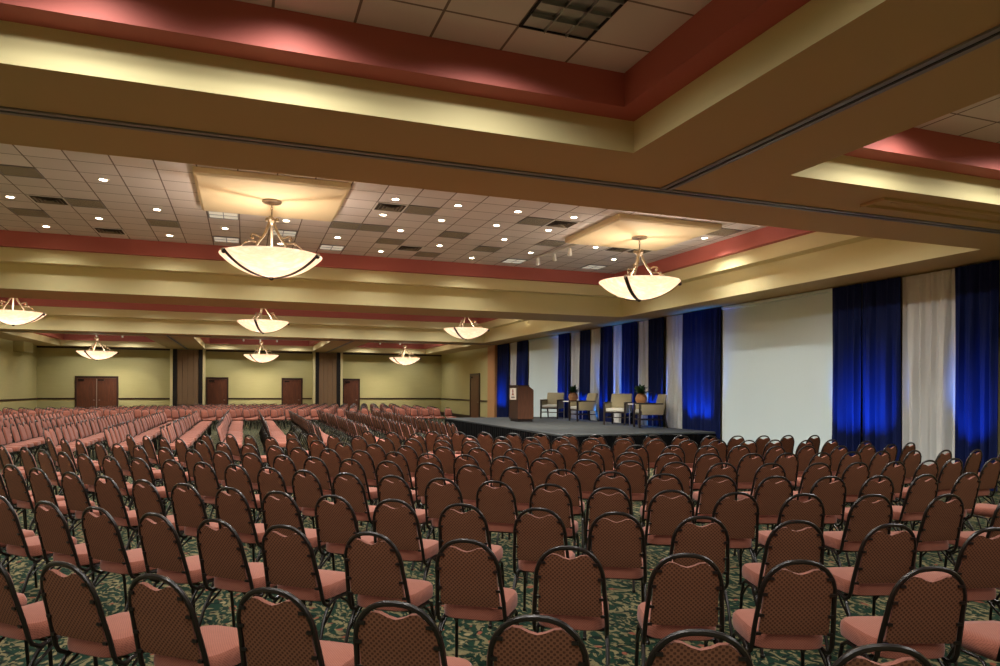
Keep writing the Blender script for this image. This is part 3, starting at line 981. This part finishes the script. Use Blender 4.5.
# ------------------------------------------------------------------ armchairs, tables, plants on the stage
def make_armchair():
    """Faces local -y; arms left and right, slim dark legs."""
    t = thing('armchair', '', 'armchair')
    bm = bmesh.new(); box(bm, -.27, .27, -.30, .26, .36, .47); bevel(bm, .035, 3)
    obj('seat_cushion', bm, M['pale_seat'], t)
    bm = bmesh.new()
    pr = [(.20, .40), (.31, .40), (.41, .86), (.385, .885), (.33, .875)]
    a = [bm.verts.new((-.31, y, z)) for y, z in pr]; b = [bm.verts.new((.31, y, z)) for y, z in pr]
    bm.faces.new(a); bm.faces.new(b[::-1])
    for q in range(5):
        bm.faces.new((a[q], b[q], b[(q+1) % 5], a[(q+1) % 5]))
    bevel(bm, .025, 2)
    obj('backrest', bm, M['beige_up'], t)
    for s in (-1, 1):
        bm = bmesh.new()
        pr = [(-.27, .34), (.30, .34), (.35, .60), (.33, .64), (-.27, .61)]
        x0, x1 = sorted((s*.275, s*.33))
        a = [bm.verts.new((x0, y, z)) for y, z in pr]; b = [bm.verts.new((x1, y, z)) for y, z in pr]
        bm.faces.new(a); bm.faces.new(b[::-1])
        for q in range(5):
            bm.faces.new((a[q], b[q], b[(q+1) % 5], a[(q+1) % 5]))
        bevel(bm, .012, 2)
        arm_ = obj('side_panel', bm, M['beige_up'], t)
        bm = bmesh.new()
        x0, x1 = sorted((s*.27, s*.335))
        box(bm, x0, x1, -.335, .30, .612, .645); bevel(bm, .01, 2)
        obj('armrest', bm, M['espresso'], arm_)
        for yy in (-.31, .33):
            bm = bmesh.new()
            if yy < 0:
                box(bm, *sorted((s*.28, s*.325)), yy-.022, yy+.022, 0, .61)
            else:
                v = []
                for z, dy in ((0, .08), (.36, 0)):
                    v.append([bm.verts.new((x, yy+dy+q, z)) for x, q in ((s*.28, -.02), (s*.32, -.02), (s*.32, .02), (s*.28, .02))])
                bm.faces.new(v[0]); bm.faces.new(v[1][::-1])
                for q in range(4):
                    bm.faces.new((v[0][q], v[1][q], v[1][(q+1) % 4], v[0][(q+1) % 4]))
            obj('leg', bm, M['espresso'], t, smooth=False)
    bm = bmesh.new()
    box(bm, -.28, .28, -.31, -.285, .20, .225); box(bm, -.312, -.29, -.30, .36, .20, .225); box(bm, .29, .312, -.30, .36, .20, .225); box(bm, -.28, .28, -.30, .26, .33, .36)
    obj('stretcher', bm, M['espresso'], t, smooth=False)
    return t
def heading(dx, dy):
    return math.atan2(dx, -dy)          # local -y turned onto (dx, dy)
ARM = [((11.22, 24.45), (-.70, -.71), 'beige armchair on the stage nearest to the podium, turned towards the room'),
       ((11.32, 22.1), (-1, .03), 'beige armchair seen from the side, beside the farther plant table'),
       ((11.3, 19.55), (-.74, -.67), 'beige armchair third from the podium, before the nearer plant table'),
       ((11.3, 17.75), (-.95, .30), 'beige armchair seen from the side at the near end of the stage')]
a0 = None
for (x, y), d, lab in ARM:
    if a0 is None:
        a0 = make_armchair(); a0.scale = (1.13, 1.13, 1.13); a0.location = (x, y, SZ); a0.rotation_euler.z = heading(*d); a0['label'] = lab; a0['group'] = 'beige armchairs on the stage'
    else:
        dup(a0, (x, y, SZ), heading(*d), lab, 'beige armchairs on the stage')
def make_table():
    t = thing('side_table', '', 'table')
    bm = bmesh.new(); box(bm, -.30, .30, -.30, .30, .655, .69); bevel(bm, .006, 2)
    obj('table_top', bm, M['white_top'], t, smooth=False)
    for sx in (-1, 1):
        for sy in (-1, 1):
            bm = bmesh.new(); box(bm, *sorted((sx*.27, sx*.245)), *sorted((sy*.27, sy*.245)), 0, .655)
            obj('leg', bm, M['chrome'], t, smooth=False)
    return t
TB = [((11.6, 23.4), 'white side table under the farther plant, between the first two armchairs'), ((11.6, 18.65), 'white side table under the nearer plant, between the last two armchairs')]
tb = make_table(); tb.location = (*TB[0][0], SZ); tb['label'] = TB[0][1]; tb['group'] = 'white side tables on the stage'
dup(tb, (*TB[1][0], SZ), 0, TB[1][1])
def pot_mat():
    m, nt, b = new_mat('woven_tan_pot')
    v = coords(nt)
    n = noise(nt, v, 22, 3)
    w = N(nt, 'ShaderNodeTexWave'); w.inputs['Scale'].default_value = 14; w.bands_direction = 'Z'; w.inputs['Distortion'].default_value = 2
    nt.links.new(v, w.inputs['Vector'])
    c = mix(nt, n.outputs[0], lin((158, 104, 60)), lin((190, 146, 92)))
    c = mix(nt, mth(nt, 'MULTIPLY', w.outputs[1], .45), c, lin((126, 66, 42)))
    nt.links.new(c, b.inputs['Base Color']); b.inputs['Roughness'].default_value = .6
    return m
M['pot'] = pot_mat()
def make_plant():
    t = thing('potted_plant', '', 'plant')
    bm = bmesh.new()
    prof = [(0, 0), (.09, 0), (.11, .01), (.155, .08), (.165, .14), (.15, .21), (.11, .265), (.095, .275), (.10, .29), (.085, .29), (.08, .26), (0, .26)]
    lathe(bm, prof, 28)
    obj('pot', bm, M['pot'], t)
    bm = bmesh.new(); lathe(bm, [(0, .272), (.05, .27), (.082, .262)], 16)
    obj('soil', bm, M['soil'], t)
    bm = bmesh.new()
    rnd = random.Random(4)
    for k in range(74):
        a = rnd.uniform(0, 2*PI); el = rnd.uniform(.15, 1.45); L = rnd.uniform(.17, .34)
        base = Vector((rnd.uniform(-.05, .05), rnd.uniform(-.05, .05), .27))
        d = Vector((math.cos(a)*math.cos(el), math.sin(a)*math.cos(el), math.sin(el)))
        side = d.cross(Vector((0, 0, 1))).normalized()
        w = rnd.uniform(.03, .05)
        p = [base, base+d*L*.45, base+d*L*.8+Vector((0, 0, -.01)), base+d*L+Vector((0, 0, -.03))]
        v0 = bm.verts.new(p[0]); v1 = bm.verts.new(p[1]+side*w); v2 = bm.verts.new(p[1]-side*w); v3 = bm.verts.new(p[2]+side*w*.8); v4 = bm.verts.new(p[2]-side*w*.8); v5 = bm.verts.new(p[3]); vm = bm.verts.new(p[1]+Vector((0, 0, -.008)))
        bm.faces.new((v0, v1, vm)); bm.faces.new((v0, vm, v2)); bm.faces.new((v1, v3, v4, v2, vm)); bm.faces.new((v3, v5, v4))
    obj('foliage', bm, M['leaf'], t)
    return t
pl = make_plant(); pl.scale = (1.1, 1.1, 1.1); pl.location = (11.6, 23.4, SZ+.692); pl['label'] = 'leafy green plant in a round tan pot on the farther side table'; pl['group'] = 'potted plants on the side tables'
dup(pl, (11.6, 18.65, SZ+.692), 1.1, 'leafy green plant in a round tan pot on the nearer side table')
ROWS = [
 [(-1.27,4.22),(-0.82,3.80),(-0.38,3.41),(0.10,3.02),(0.55,2.67),(1.01,2.33),(1.49,2.00),(1.98,1.68)],
 [(-1.79,6.31),(-1.37,5.87),(-0.98,5.48),(-0.57,5.09),(-0.18,4.73),(0.22,4.39),(0.68,4.01),(1.15,3.65),(1.62,3.31),(2.12,2.96),(2.57,2.66),(3.07,2.35)],
 [(-2.37,8.77),(-2.02,8.31),(-1.62,7.82),(-1.25,7.38),(-0.87,6.96),(-0.49,6.57),(-0.12,6.21),(0.24,5.86),(0.62,5.52),(1.05,5.15),(1.48,4.80),(1.94,4.45),(2.38,4.13),(2.84,3.81),(3.34,3.49),(3.82,3.20),(4.31,2.91)],
 [(-3.27,11.72),(-2.87,11.23),(-2.54,10.73),(-2.19,10.26),(-1.88,9.86),(-1.54,9.49),(-1.18,9.13),(-0.81,8.79),(-0.46,8.43),(-0.12,8.06),(0.23,7.66),(0.56,7.28),(0.92,6.93),(1.32,6.58),(1.72,6.24),(2.11,5.92),(2.53,5.55),(2.94,5.20),(3.34,4.90),(3.78,4.62),(4.26,4.38),(4.77,4.17),(5.36,3.98)],
 [(-3.06,13.34),(-2.77,12.93),(-2.47,12.50),(-2.11,12.02),(-1.79,11.58),(-1.45,11.12),(-1.07,10.68),(-0.68,10.23),(-0.31,9.81),(0.06,9.41),(0.44,9.00),(0.78,8.62),(1.18,8.25),(1.55,7.90),(1.93,7.56),(2.31,7.23),(2.73,6.88),(3.13,6.52),(3.52,6.20),(3.93,5.89),(4.36,5.61),(4.87,5.37),(5.38,5.19),(5.88,5.08),(6.44,5.01),(7.02,4.98)],
 [(-1.92,13.69),(-1.61,13.28),(-1.31,12.87),(-1.02,12.43),(-0.67,11.95),(-0.34,11.44),(0.04,10.95),(0.41,10.50),(0.71,10.09),(1.09,9.73),(1.47,9.39),(1.85,9.06),(2.21,8.70),(2.63,8.35),(3.01,8.02),(3.42,7.68),(3.83,7.38),(4.25,7.11),(4.69,6.81),(5.17,6.55),(5.69,6.35),(6.27,6.20),(6.79,6.12),(7.29,6.06),(7.79,6.04),(8.30,6.08),(8.79,5.96)],
 [(-0.68,13.71),(-0.27,13.42),(0.06,12.99),(0.40,12.45),(0.74,11.93),(1.08,11.40),(1.42,10.87),(1.82,10.38),(2.21,9.96),(2.69,9.62),(3.10,9.31),(3.56,8.99),(3.97,8.70),(4.42,8.36),(4.84,8.05),(5.27,7.77),(5.74,7.56),(6.35,7.41),(6.87,7.33),(7.37,7.25),(7.87,7.22),(8.38,7.18),(8.90,7.10),(9.40,7.02),(9.90,6.94),(10.40,6.88)],
 [(0.82,13.77),(1.17,13.26),(1.49,12.71),(1.86,12.22),(2.24,11.79),(2.61,11.30),(3.01,10.86),(3.39,10.51),(3.80,10.16),(4.21,9.85),(4.61,9.53),(5.08,9.28),(5.56,9.06),(6.05,8.82),(6.59,8.65),(7.08,8.52),(7.53,8.29),(8.02,8.18),(8.51,8.06),(9.01,8.01),(9.59,8.06),(10.20,8.22)],
 [(2.26,13.65),(2.64,13.15),(3.00,12.63),(3.38,12.16),(3.76,11.73),(4.24,11.33),(4.68,11.07),(5.11,10.79),(5.54,10.53),(6.03,10.24),(6.55,9.96),(6.98,9.71),(7.47,9.57),(7.95,9.42),(8.45,9.35),(8.92,9.16),(9.42,9.09),(9.74,8.70)],
 [(3.47,13.19),(3.91,12.95),(4.32,12.56),(4.79,12.25),(5.24,11.97),(5.73,11.70),(6.16,11.42),(6.60,11.19),(7.06,10.95),(7.57,10.72),(8.03,10.52),(8.53,10.39),(9.02,10.29),(9.54,10.23),(10.03,10.11)],
]

# ------------------------------------------------------------------ banquet chairs
# local axes: faces +y; the top of the hoop stands above the origin
def lean(z):
    return .125*(.90-z)/.46 if z > .44 else .125
def hoop_path(n=9):
    a, zb, zs, zt = .184, .43, .665, .888
    pts = [(-a-.016, zb), (-a-.012, .52), (-a-.006, .60)]
    for i in range(2*n+1):
        th = PI - PI*i/(2*n)
        c, s = math.cos(th), math.sin(th)
        e = 2/2.35
        pts.append((a*math.copysign(abs(c)**e, c), zs+(zt-zs)*abs(s)**e))
    pts += [(a+.006, .60), (a+.012, .52), (a+.016, zb)]
    return [(x, lean(z), z) for x, z in pts]
HA, HS, HT, HE = .184, .665, .888, 2.35
def half_width(z):
    if z <= HS:
        return HA+.016*(HS-z)/.235
    q = min(1, (z-HS)/(HT-HS))
    return HA*(1-q**HE)**(1/HE)
def arch(x):
    q = min(1, abs(x)/HA)
    return HS+(HT-HS)*(1-q**HE)**(1/HE)

def pad(bm, nx, nz):
    """Upholstered back: rose in front, dotted rust behind, with the hand gap left under the hoop."""
    F, B = [], []
    z0, wp, hg = .495, HA-.017, .088
    us = [math.sin(PI/2*(-1+2*i/nx)) for i in range(nx+1)]
    for j in range(nz+1):
        fr, bk = [], []
        for u in us:
            x = u*wp
            zt = arch(hg)-.020-.030*(.5+.5*math.cos(PI*x/hg)) if abs(x) < hg else arch(x)-.020
            z = z0+(zt-z0)*j/nz
            xx = x+math.copysign(.012, x)*abs(u)*max(0, (HS-z)/.235)
            e = min(1, (1-abs(u))*5+.02)**.5*min(1, j/nz*6+.15, (1-j/nz)*5+.15)**.5
            y = lean(z)
            fr.append(bm.verts.new((xx, y+.004+.034*e, z)))
            bk.append(bm.verts.new((xx, y-.006-.006*e, z)))
        F.append(fr); B.append(bk)
    for j in range(nz):
        for i in range(nx):
            bm.faces.new((F[j][i], F[j][i+1], F[j+1][i+1], F[j+1][i])).material_index = 0
            bm.faces.new((B[j][i], B[j+1][i], B[j+1][i+1], B[j][i+1])).material_index = 1
    for j in range(nz):
        bm.faces.new((F[j][0], F[j+1][0], B[j+1][0], B[j][0])).material_index = 0
        bm.faces.new((F[j][nx], B[j][nx], B[j+1][nx], F[j+1][nx])).material_index = 0
    for i in range(nx):
        bm.faces.new((F[0][i], B[0][i], B[0][i+1], F[0][i+1])).material_index = 0
        bm.faces.new((F[nz][i], F[nz][i+1], B[nz][i+1], B[nz][i])).material_index = 0

def seat(bm, n, lev=((.402, .93), (.41, .985), (.44, 1.0), (.475, .985), (.49, .93), (.497, .75), (.501, .4))):
    """Thick rounded cushion, a little narrower at the back."""
    rings = []
    for z, s in lev:
        r = []
        for k in range(n):
            a = 2*PI*k/n
            c, q = math.cos(a), math.sin(a)
            x = .212*math.copysign(abs(c)**(2/4.2), c)
            y = .208*math.copysign(abs(q)**(2/4.2), q)
            x *= 1-.10*(.5-y/.416)
            r.append(bm.verts.new((x*s, .335+y*s, z)))
        rings.append(r)
    for A, B in zip(rings, rings[1:]):
        for k in range(n):
            bm.faces.new((A[k], A[(k+1) % n], B[(k+1) % n], B[k]))
    bm.faces.new(rings[0][::-1]); bm.faces.new(rings[-1])

def rear_leg(s):
    return [(s*.185, .29, .392), (s*.193, .225, .385), (s*.199, .175, .355), (s*.204, .125, .28), (s*.212, .06, .10), (s*.214, .025, .006)]
def front_leg(s):
    return [(s*.185, .26, .392), (s*.19, .42, .388), (s*.192, .465, .36), (s*.195, .485, .28), (s*.20, .50, .10), (s*.202, .505, .006)]

def make_chair(loc, rz, label, group):
    t = thing('banquet_chair', label, 'chair', loc, rz, group)
    bm = bmesh.new(); seat(bm, 28)
    obj('seat', bm, M['rose'], t)
    bm = bmesh.new(); pad(bm, 16, 10)
    obj('backrest', bm, [M['rose'], M['rust']], t)
    bm = bmesh.new()
    tube(bm, hoop_path(), .0125, 8)
    for s in (-1, 1):
        for z in (.50, .60, .715, .80):
            hw = half_width(z)
            box(bm, *sorted((s*(hw-.030), s*(hw-.004))), lean(z)-.019, lean(z)-.004, z-.007, z+.007)
        tube(bm, [(s*.20, .125, .432), (s*.20, .14, .40), (s*.199, .18, .375), (s*.195, .22, .380)], .0115, 8)
    obj('back_frame', bm, M['chair_metal'], t)
    for s in (-1, 1):
        bm = bmesh.new(); tube(bm, front_leg(s), .011, 8); lathe(bm, [(0, 0), (.015, 0), (.015, .02), (.0115, .024)], 8, (s*.202, .505))
        obj('leg', bm, M['chair_metal'], t)
        bm = bmesh.new(); tube(bm, rear_leg(s), .011, 8); lathe(bm, [(0, 0), (.015, 0), (.015, .02), (.0115, .024)], 8, (s*.214, .025))
        obj('leg', bm, M['chair_metal'], t)
    bm = bmesh.new()
    tube(bm, [(-.192, .23, .386), (.192, .23, .386)], .0095, 6); tube(bm, [(-.188, .43, .387), (.188, .43, .387)], .0095, 6)
    for s in (-1, 1):
        tube(bm, [(s*.196, .488, .26), (s*.195, .40, .345), (s*.19, .33, .388)], .008, 6)
        tube(bm, [(s*.206, .11, .25), (s*.198, .225, .335), (s*.19, .29, .388)], .008, 6)
    obj('seat_frame', bm, M['chair_metal'], t)
    return t

CTR = (11.4, 19.2)
def face_rz(dx, dy):
    return math.atan2(-dx, dy)          # local +y turned onto (dx, dy)

chairs = []                              # x, y, heading, row tag, seat tag
cosY, sinY = math.cos(YAW), math.sin(YAW)
def project(x, y, z):
    d = x*sinY+y*cosY
    if d < .3:
        return None
    px = 500+F_PX*(x*cosY-y*sinY)/d
    return px, 389.2+(px-500)*.00505+F_PX*(H_EYE-z)/d, d
def in_frame(x, y):
    best = False
    for z in (.9, .6, .45):
        for ox in (-.2, .2):
            p = project(x+ox, y, z)
            if p and -8 < p[0] < 1008 and p[1] < 670:
                best = True
    return best
rnd = random.Random(11)
near, extra = [], []
for k, row in enumerate(ROWS):
    pts = list(row)
    # the rows run on past the edges of the picture
    if k < 5:
        def more(p, q, n):
            out = []
            a1 = math.atan2(p[1]-CTR[1], p[0]-CTR[0]); a0_ = math.atan2(q[1]-CTR[1], q[0]-CTR[0])
            r = math.hypot(p[0]-CTR[0], p[1]-CTR[1]); st = math.copysign(.56/r, ((a1-a0_+PI) % (2*PI))-PI)
            for j in range(1, n+1):
                out.append((CTR[0]+r*math.cos(a1+st*j), CTR[1]+r*math.sin(a1+st*j)))
            return out
        head_ = more(pts[0], pts[1], (4, 3, 2, 1, 0)[k])[::-1]
        tail_ = more(pts[-1], pts[-2], (5, 5, 4, 4, 3)[k])
    else:
        head_, tail_ = [], []
    allp = [(p, 1) for p in head_] + [(p, 0) for p in pts] + [(p, 1) for p in tail_]
    c = 0
    for (x, y), ext in allp:
        if x > 10.9:
            continue
        th = math.degrees(math.atan2(y-CTR[1], x-CTR[0])) % 360
        if th > 237:
            turn = min(15, (th-237)*1.05)
        elif th > 230:
            turn = (th-237)*.6
        else:
            turn = min(4, -4.2+(230-th)*.62)
        h = face_rz(CTR[0]-x, CTR[1]-y)+math.radians(turn)+rnd.uniform(-.03, .03)
        if in_frame(x, y):
            c += 1
            near.append((x, y, h, k, c))
        else:
            extra.append((x, y, h))
near = [list(c) for c in near]
for _ in range(6):                        # nobody's chair stands in its neighbour
    for a_, b_ in zip(near, near[1:]):
        dx, dy = b_[0]-a_[0], b_[1]-a_[1]
        L = math.hypot(dx, dy)
        if a_[3] == b_[3] and L < .525:
            m_ = (.525-L)/2/L
            a_[0] -= dx*m_; a_[1] -= dy*m_; b_[0] += dx*m_; b_[1] += dy*m_
# side block: straight rows facing the stage; far block: rows facing back towards the camera
side, far_ = [], []
YS = [16.35+.49*j for j in range(24)]
SXR = [-.6-1.08*j for j in range(-5, 9)]
for r_, x in enumerate(SXR):
    for j, y in enumerate(YS):
        side.append((x+rnd.uniform(-.02, .02), y+rnd.uniform(-.006, .006), face_rz(1, 0)+rnd.uniform(-.012, .012), r_, j))
for k in range(10):
    y = 30.1+1.04*k
    x = 8.6-(k*.37) % .535
    while x > -10.2:
        if x < -2.6:
            yy = y+.0*(-2.6-x)
            if yy < 33.2+.78*(x+9.3) + (0.6 if x > -6 else 0):
                far_.append((x+rnd.uniform(-.03, .03), yy, face_rz(11.4-x, 18.2-yy)+rnd.uniform(-.05, .05)))
        elif not (x > 8 and k > 5):
            far_.append((x+rnd.uniform(-.03, .03), y+rnd.uniform(-.02, .02), face_rz(11.0-x, 18.2-y)+rnd.uniform(-.05, .05)))
        x -= .535
vis_side = sorted((s for s in side if in_frame(s[0], s[1])), key=lambda s: project(s[0], s[1], .9)[2])
n_left = 300-len(near)
pick = vis_side[:n_left]
rest = [s[:3] for s in side if s not in pick]+[f for f in far_]+extra
pick_rows = {}
for s in pick:
    pick_rows.setdefault(s[3], []).append(s)
ch0 = None
def put(x, y, h, lab, grp):
    global ch0
    if ch0 is None:
        ch0 = make_chair((x, y, 0), h, lab, grp)
    else:
        dup(ch0, (x, y, 0), h, lab, grp)
for x, y, h, k, c in near:
    put(x, y, h, 'maroon banquet chair in the %s curved row from the camera, %s seat from the left' % (ordinal(k+1), ordinal(c)), 'chairs in the curved rows nearest the camera')
for q, r_ in enumerate(sorted(pick_rows)):
    for j, s in enumerate(sorted(pick_rows[r_], key=lambda s: s[1])):
        put(s[0], s[1], s[2], 'rose banquet chair of the side block, %s straight row, %s seat from the aisle' % (ordinal(r_+1), ordinal(j+1)), 'chairs in the straight rows of the side block')

# the remaining far chairs, too many and too small to count: one object
def light_chair(bm, x, y, h):
    n0 = len(bm.verts)
    seat(bm, 10, ((.405, .96), (.45, 1.0), (.485, .93), (.492, .6)))
    pad(bm, 6, 4)
    for f in bm.faces:
        pass
    tube(bm, hoop_path(4), .0125, 4, mi=2)
    for s in (-1, 1):
        tube(bm, [front_leg(s)[i] for i in (0, 1, 3, 5)], .011, 4, mi=2)
        tube(bm, [rear_leg(s)[i] for i in (0, 1, 3, 5)], .011, 4, mi=2)
    return n0
bm = bmesh.new(); light_chair(bm, 0, 0, 0)
bmesh.ops.recalc_face_normals(bm, faces=bm.faces)
bm.verts.index_update()
LV = [v.co.copy() for v in bm.verts]; LF = [([v.index for v in f.verts], f.material_index) for f in bm.faces]
bm.free()
verts, faces, mats_ = [], [], []
for x, y, h in rest:
    mt = Matrix.Translation((x, y, 0)) @ Matrix.Rotation(h, 4, 'Z')
    b0 = len(verts)
    verts += [tuple(mt @ v) for v in LV]
    for f, mi in LF:
        faces.append([i+b0 for i in f]); mats_.append(mi)
me = bpy.data.meshes.new('distant_chairs'); me.from_pydata(verts, [], faces)
for m_ in ('rose', 'rust', 'chair_metal'):
    me.materials.append(M[m_])
me.polygons.foreach_set('material_index', mats_)
me.polygons.foreach_set('use_smooth', [True]*len(faces))
o = bpy.data.objects.new('distant_chairs', me); COL.objects.link(o)
tag(o, 'mass of rose banquet chairs in the far rows before the doors', 'chairs'); o['kind'] = 'stuff'

# ------------------------------------------------------------------ light
# unseen downlights behind the beams; the near-bay spot grids are added for brightness
WARM = (1, .965, .91)
for x in [-8.4+2.44*k for k in range(8)]:
    for y in (21.9, 24.4, 28.4, 30.2):
        spot((x, y, 5.2), 80, 150, WARM)
for x in [-8.4+2.44*k for k in range(8)]:
    for y in (8.7, 10.8):
        spot((x, y, 5.2), 84, 150, WARM)
for y in (9.6, 14.0, 17.0):
    spot((-8.4, y, 5.2), 110, 150, WARM)
for x in (-8.2, -6.0, -1.2, 2.8, 7.0, 9.8):
    for y in (35.0, 38.0, 42.6):
        spot((x, y, 4.57), 84, 150, WARM)
for x in (-1.2, .3, 1.9):  # added spots without fixtures, brightening the near coffers and chairs
    for y in (-4.4, -2.0, .4, 2.6, 4.8):
        spot((x, y, 4.57), 43, 160, WARM)
for x, y in ((-1.0, 5.12), (.32, 5.12), (6.5, 5.12), (8.7, 5.12)):
    spot((x, y, 4.58), 9, 165, WARM)
for x in (6.4, 8.2, 10.0):
    for y in (-4.4, -2.0, .4, 2.6, 4.8):
        spot((x, y, 4.57), 43, 160, WARM)
for x in (-8.4, -6.9, -5.3):
    for y in (-2.0, .4, 2.6, 4.8):
        spot((x, y, 4.57), 43, 160, WARM)
w = bpy.data.worlds.new('room_air'); SC.world = w; w.use_nodes = True
bg = w.node_tree.nodes['Background']; bg.inputs[0].default_value = (0, 0, 0, 1); bg.inputs[1].default_value = 0

SC.view_settings.view_transform = 'Standard'
SC.view_settings.look = 'None'
SC.view_settings.exposure = 1.5
SC.view_settings.gamma = 1.0
SC.view_settings.use_curve_mapping = False
SC.cycles.max_bounces = 6
SC.cycles.diffuse_bounces = 4
SC.cycles.glossy_bounces = 2
SC.cycles.sample_clamp_indirect = 4.0
SC.cycles.caustics_reflective = False
SC.cycles.caustics_refractive = False
